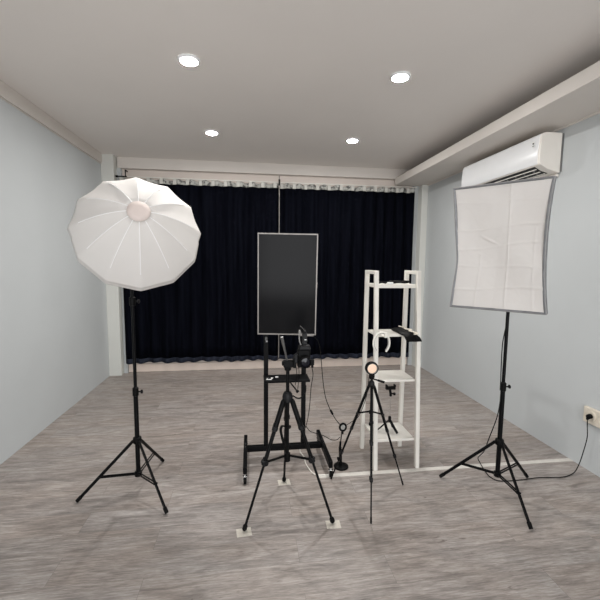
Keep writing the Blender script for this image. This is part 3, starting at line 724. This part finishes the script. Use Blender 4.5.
# things on the rack
def pouch():
    P = MB()
    # outline rows from the rear of the shelf to the overhanging front
    rows = [(2.868, 1.135, 1.165, 1.012), (2.84, 1.120, 1.195, 1.022), (2.78, 1.110, 1.215, 1.028), (2.70, 1.108, 1.220, 1.030), (2.62, 1.112, 1.219, 1.026), (2.592, 1.118, 1.221, 1.020), (2.575, 1.122, 1.236, 1.006), (2.572, 1.130, 1.246, .990), (2.573, 1.140, 1.252, .978)]
    n = 10; top = []; bot = []
    for y, a, b, z in rows:
        top.append([P.bm.verts.new((a+(b-a)*i/n, y-.004*math.sin(i*1.9), z+.005*math.sin(i*2.1+y*40)+.006*math.sin(PI*i/n))) for i in range(n+1)])
    for y, a, b, z in rows:
        zz = max(1.0105, z-.016) if y > 2.60 else z-.010
        bot.append([P.bm.verts.new((a+(b-a)*i/n, y+.003, zz)) for i in range(n+1)])
    R = len(rows)
    for r in range(R-1):
        for i in range(n):
            P.bm.faces.new((top[r][i], top[r][i+1], top[r+1][i+1], top[r+1][i])); P.bm.faces.new((bot[r][i], bot[r+1][i], bot[r+1][i+1], bot[r][i+1]))
        P.bm.faces.new((top[r][0], top[r+1][0], bot[r+1][0], bot[r][0])); P.bm.faces.new((top[r][n], bot[r][n], bot[r+1][n], top[r+1][n]))
    for i in range(n):
        P.bm.faces.new((top[0][i], bot[0][i], bot[0][i+1], top[0][i+1])); P.bm.faces.new((top[-1][i], top[-1][i+1], bot[-1][i+1], bot[-1][i]))
    return P
t = thing('pouch', (1.165, 2.73, 1.01), 'black soft pouch with pale crumpled print drooping over the second shelf', 'pouch')
pouch().build('bag', 'black', t)
MB().tube(spline([(1.165, 2.80, 1.046), (1.185, 2.72, 1.049), (1.160, 2.68, 1.049), (1.20, 2.64, 1.045), (1.17, 2.62, 1.044), (1.20, 2.60, 1.036), (1.225, 2.585, 1.026), (1.19, 2.58, 1.024)], 6), .0055, 6).build('print', 'cream', t)

hp_ = []
hc = V((.931, 2.540, .972))
for k in range(31):
    a = math.radians(235-290*k/30)
    hp_.append(hc+V((math.cos(a)*.060, 0, math.sin(a)*.078)))
t = thing('open_hoop', (.931, 2.55, .90), 'white open hoop hanging off the front of the second shelf', 'hoop')
MB().tube(hp_, [.0065]*31, 10).build('band', 'whitemetal', t)
hp2 = [hc+V((math.cos(math.radians(232-284*k/30))*.0525, .006, math.sin(math.radians(232-284*k/30))*.0705)) for k in range(31)]
MB().tube(hp2, .0035, 8).build('inner_strip', 'strapfab', t)
MB().box(.952, .972, 2.540, 2.668, 1.0105, 1.018).box(.952, .972, 2.534, 2.545, 1.010, 1.050).build('clip', 'whitemetal', t, bevel=.001)

t = thing('cable_coil', (1.13, 2.74, 1.385), 'flat black coil of cable lying on the top shelf', 'cable')
pts = []
for k in range(70):
    a = 2*PI*k/22; r = .050+.006*math.sin(k*.7)
    pts.append((1.125+r*1.35*math.cos(a), 2.735+r*.75*math.sin(a), 1.394+.0035*(k/22)+.002*math.sin(k*1.3)))
MB().tube(pts, .0065, 6).build('cord', 'black', t)
MB().box(1.015, 1.058, 2.672, 2.695, 1.3845, 1.400).build('plug', 'paper', t, bevel=.003)
t = thing('lens_strap', (.995, 2.73, 1.385), 'dark folded strap at the left end of the top shelf', 'strap')
MB().tube(spline([(.953, 2.70, 1.392), (.975, 2.69, 1.398), (1.0, 2.70, 1.394), (1.02, 2.73, 1.393), (1.0, 2.76, 1.396), (.97, 2.755, 1.393), (.955, 2.73, 1.392)], 6), .0065, 6).build('webbing', 'black', t)
MB().box(.943, .960, 2.712, 2.732, 1.3985, 1.404).build('buckle', 'paper', t, bevel=.001)

# mini flexible tripod with phone clamp, standing on the bottom shelf
mx, my, mz = 1.085, 2.73, .2165
t = thing('mini_tripod', (mx, my, mz), 'small black tabletop tripod with phone clamp on the bottom shelf', 'tripod')
j = V((mx+.002, my, .315))
for (fx, fy, r) in ((.990, 2.745, .0055), (1.135, 2.79, .0055), (1.128, 2.665, .0110)):
    lg = MB().tube([j, lerp(j, (fx, fy, mz+.006), .5), (fx, fy, mz+r)], [r, r, r*.85], 10).build('leg', 'black', t)
MB().lathe([(.007, -.022), (.012, -.018), (.012, .022), (.007, .028)], tuple(j), seg=14).build('hub', 'black', t)
MB().cyl((mx+.002, my, .335), (mx+.004, my, .508), .0042, 10).build('rod', 'chrome', t)
MB().tube(spline([(mx+.004, my, .505), (mx+.002, my, .53), (mx-.004, my, .558)], 6), .010, 10).cyl((mx-.002, my-.004, .53), (mx+.03, my-.006, .524), .0055, 10).lathe([(.010, -.006), (.012, 0), (.010, .008)], (mx+.03, my-.006, .524), (1, 0, 0), seg=12).build('ball_head', 'black', t)
MB().box(mx-.038, mx+.038, my-.014, my+.014, .560, .582).box(mx-.038, mx-.028, my-.018, my+.014, .582, .598).box(mx+.028, mx+.038, my-.018, my+.014, .582, .598).build('phone_clamp', 'black', t, bevel=.002)

# ------------------------------------------------------------------ world, camera, view
wd = bpy.data.worlds.new('daylight'); scn.world = wd; wd.use_nodes = True
nt = wd.node_tree; bg = nt.nodes['Background']
sk = nt.nodes.new('ShaderNodeTexSky'); sk.sky_type = 'NISHITA'; sk.sun_disc = False; sk.sun_elevation = math.radians(40)
nt.links.new(sk.outputs['Color'], bg.inputs['Color']); bg.inputs['Strength'].default_value = .08

F = 375.0
Yc = V((-50, 38, -F)).normalized()
Uc = V((.0095, 1, 37.525/F)); Uc = (Uc-Yc*Uc.dot(Yc)).normalized()
Xc = Yc.cross(Uc)
cam = bpy.data.cameras.new('camera_view'); cam.sensor_width = 36; cam.lens = F/600*36; cam.clip_start = .05
co = bpy.data.objects.new('camera_view', cam); COL.objects.link(co)
mw = Matrix((Xc, Yc, Uc)).to_4x4(); mw.translation = (0, 0, 1.54)
co.matrix_world = mw
scn.camera = co
scn.view_settings.view_transform = 'Standard'; scn.view_settings.look = 'None'
scn.view_settings.gamma = 1; scn.view_settings.exposure = .08
try: scn.view_settings.use_curve_mapping = False
except Exception: pass
scn.cycles.max_bounces = 10; scn.cycles.diffuse_bounces = 6
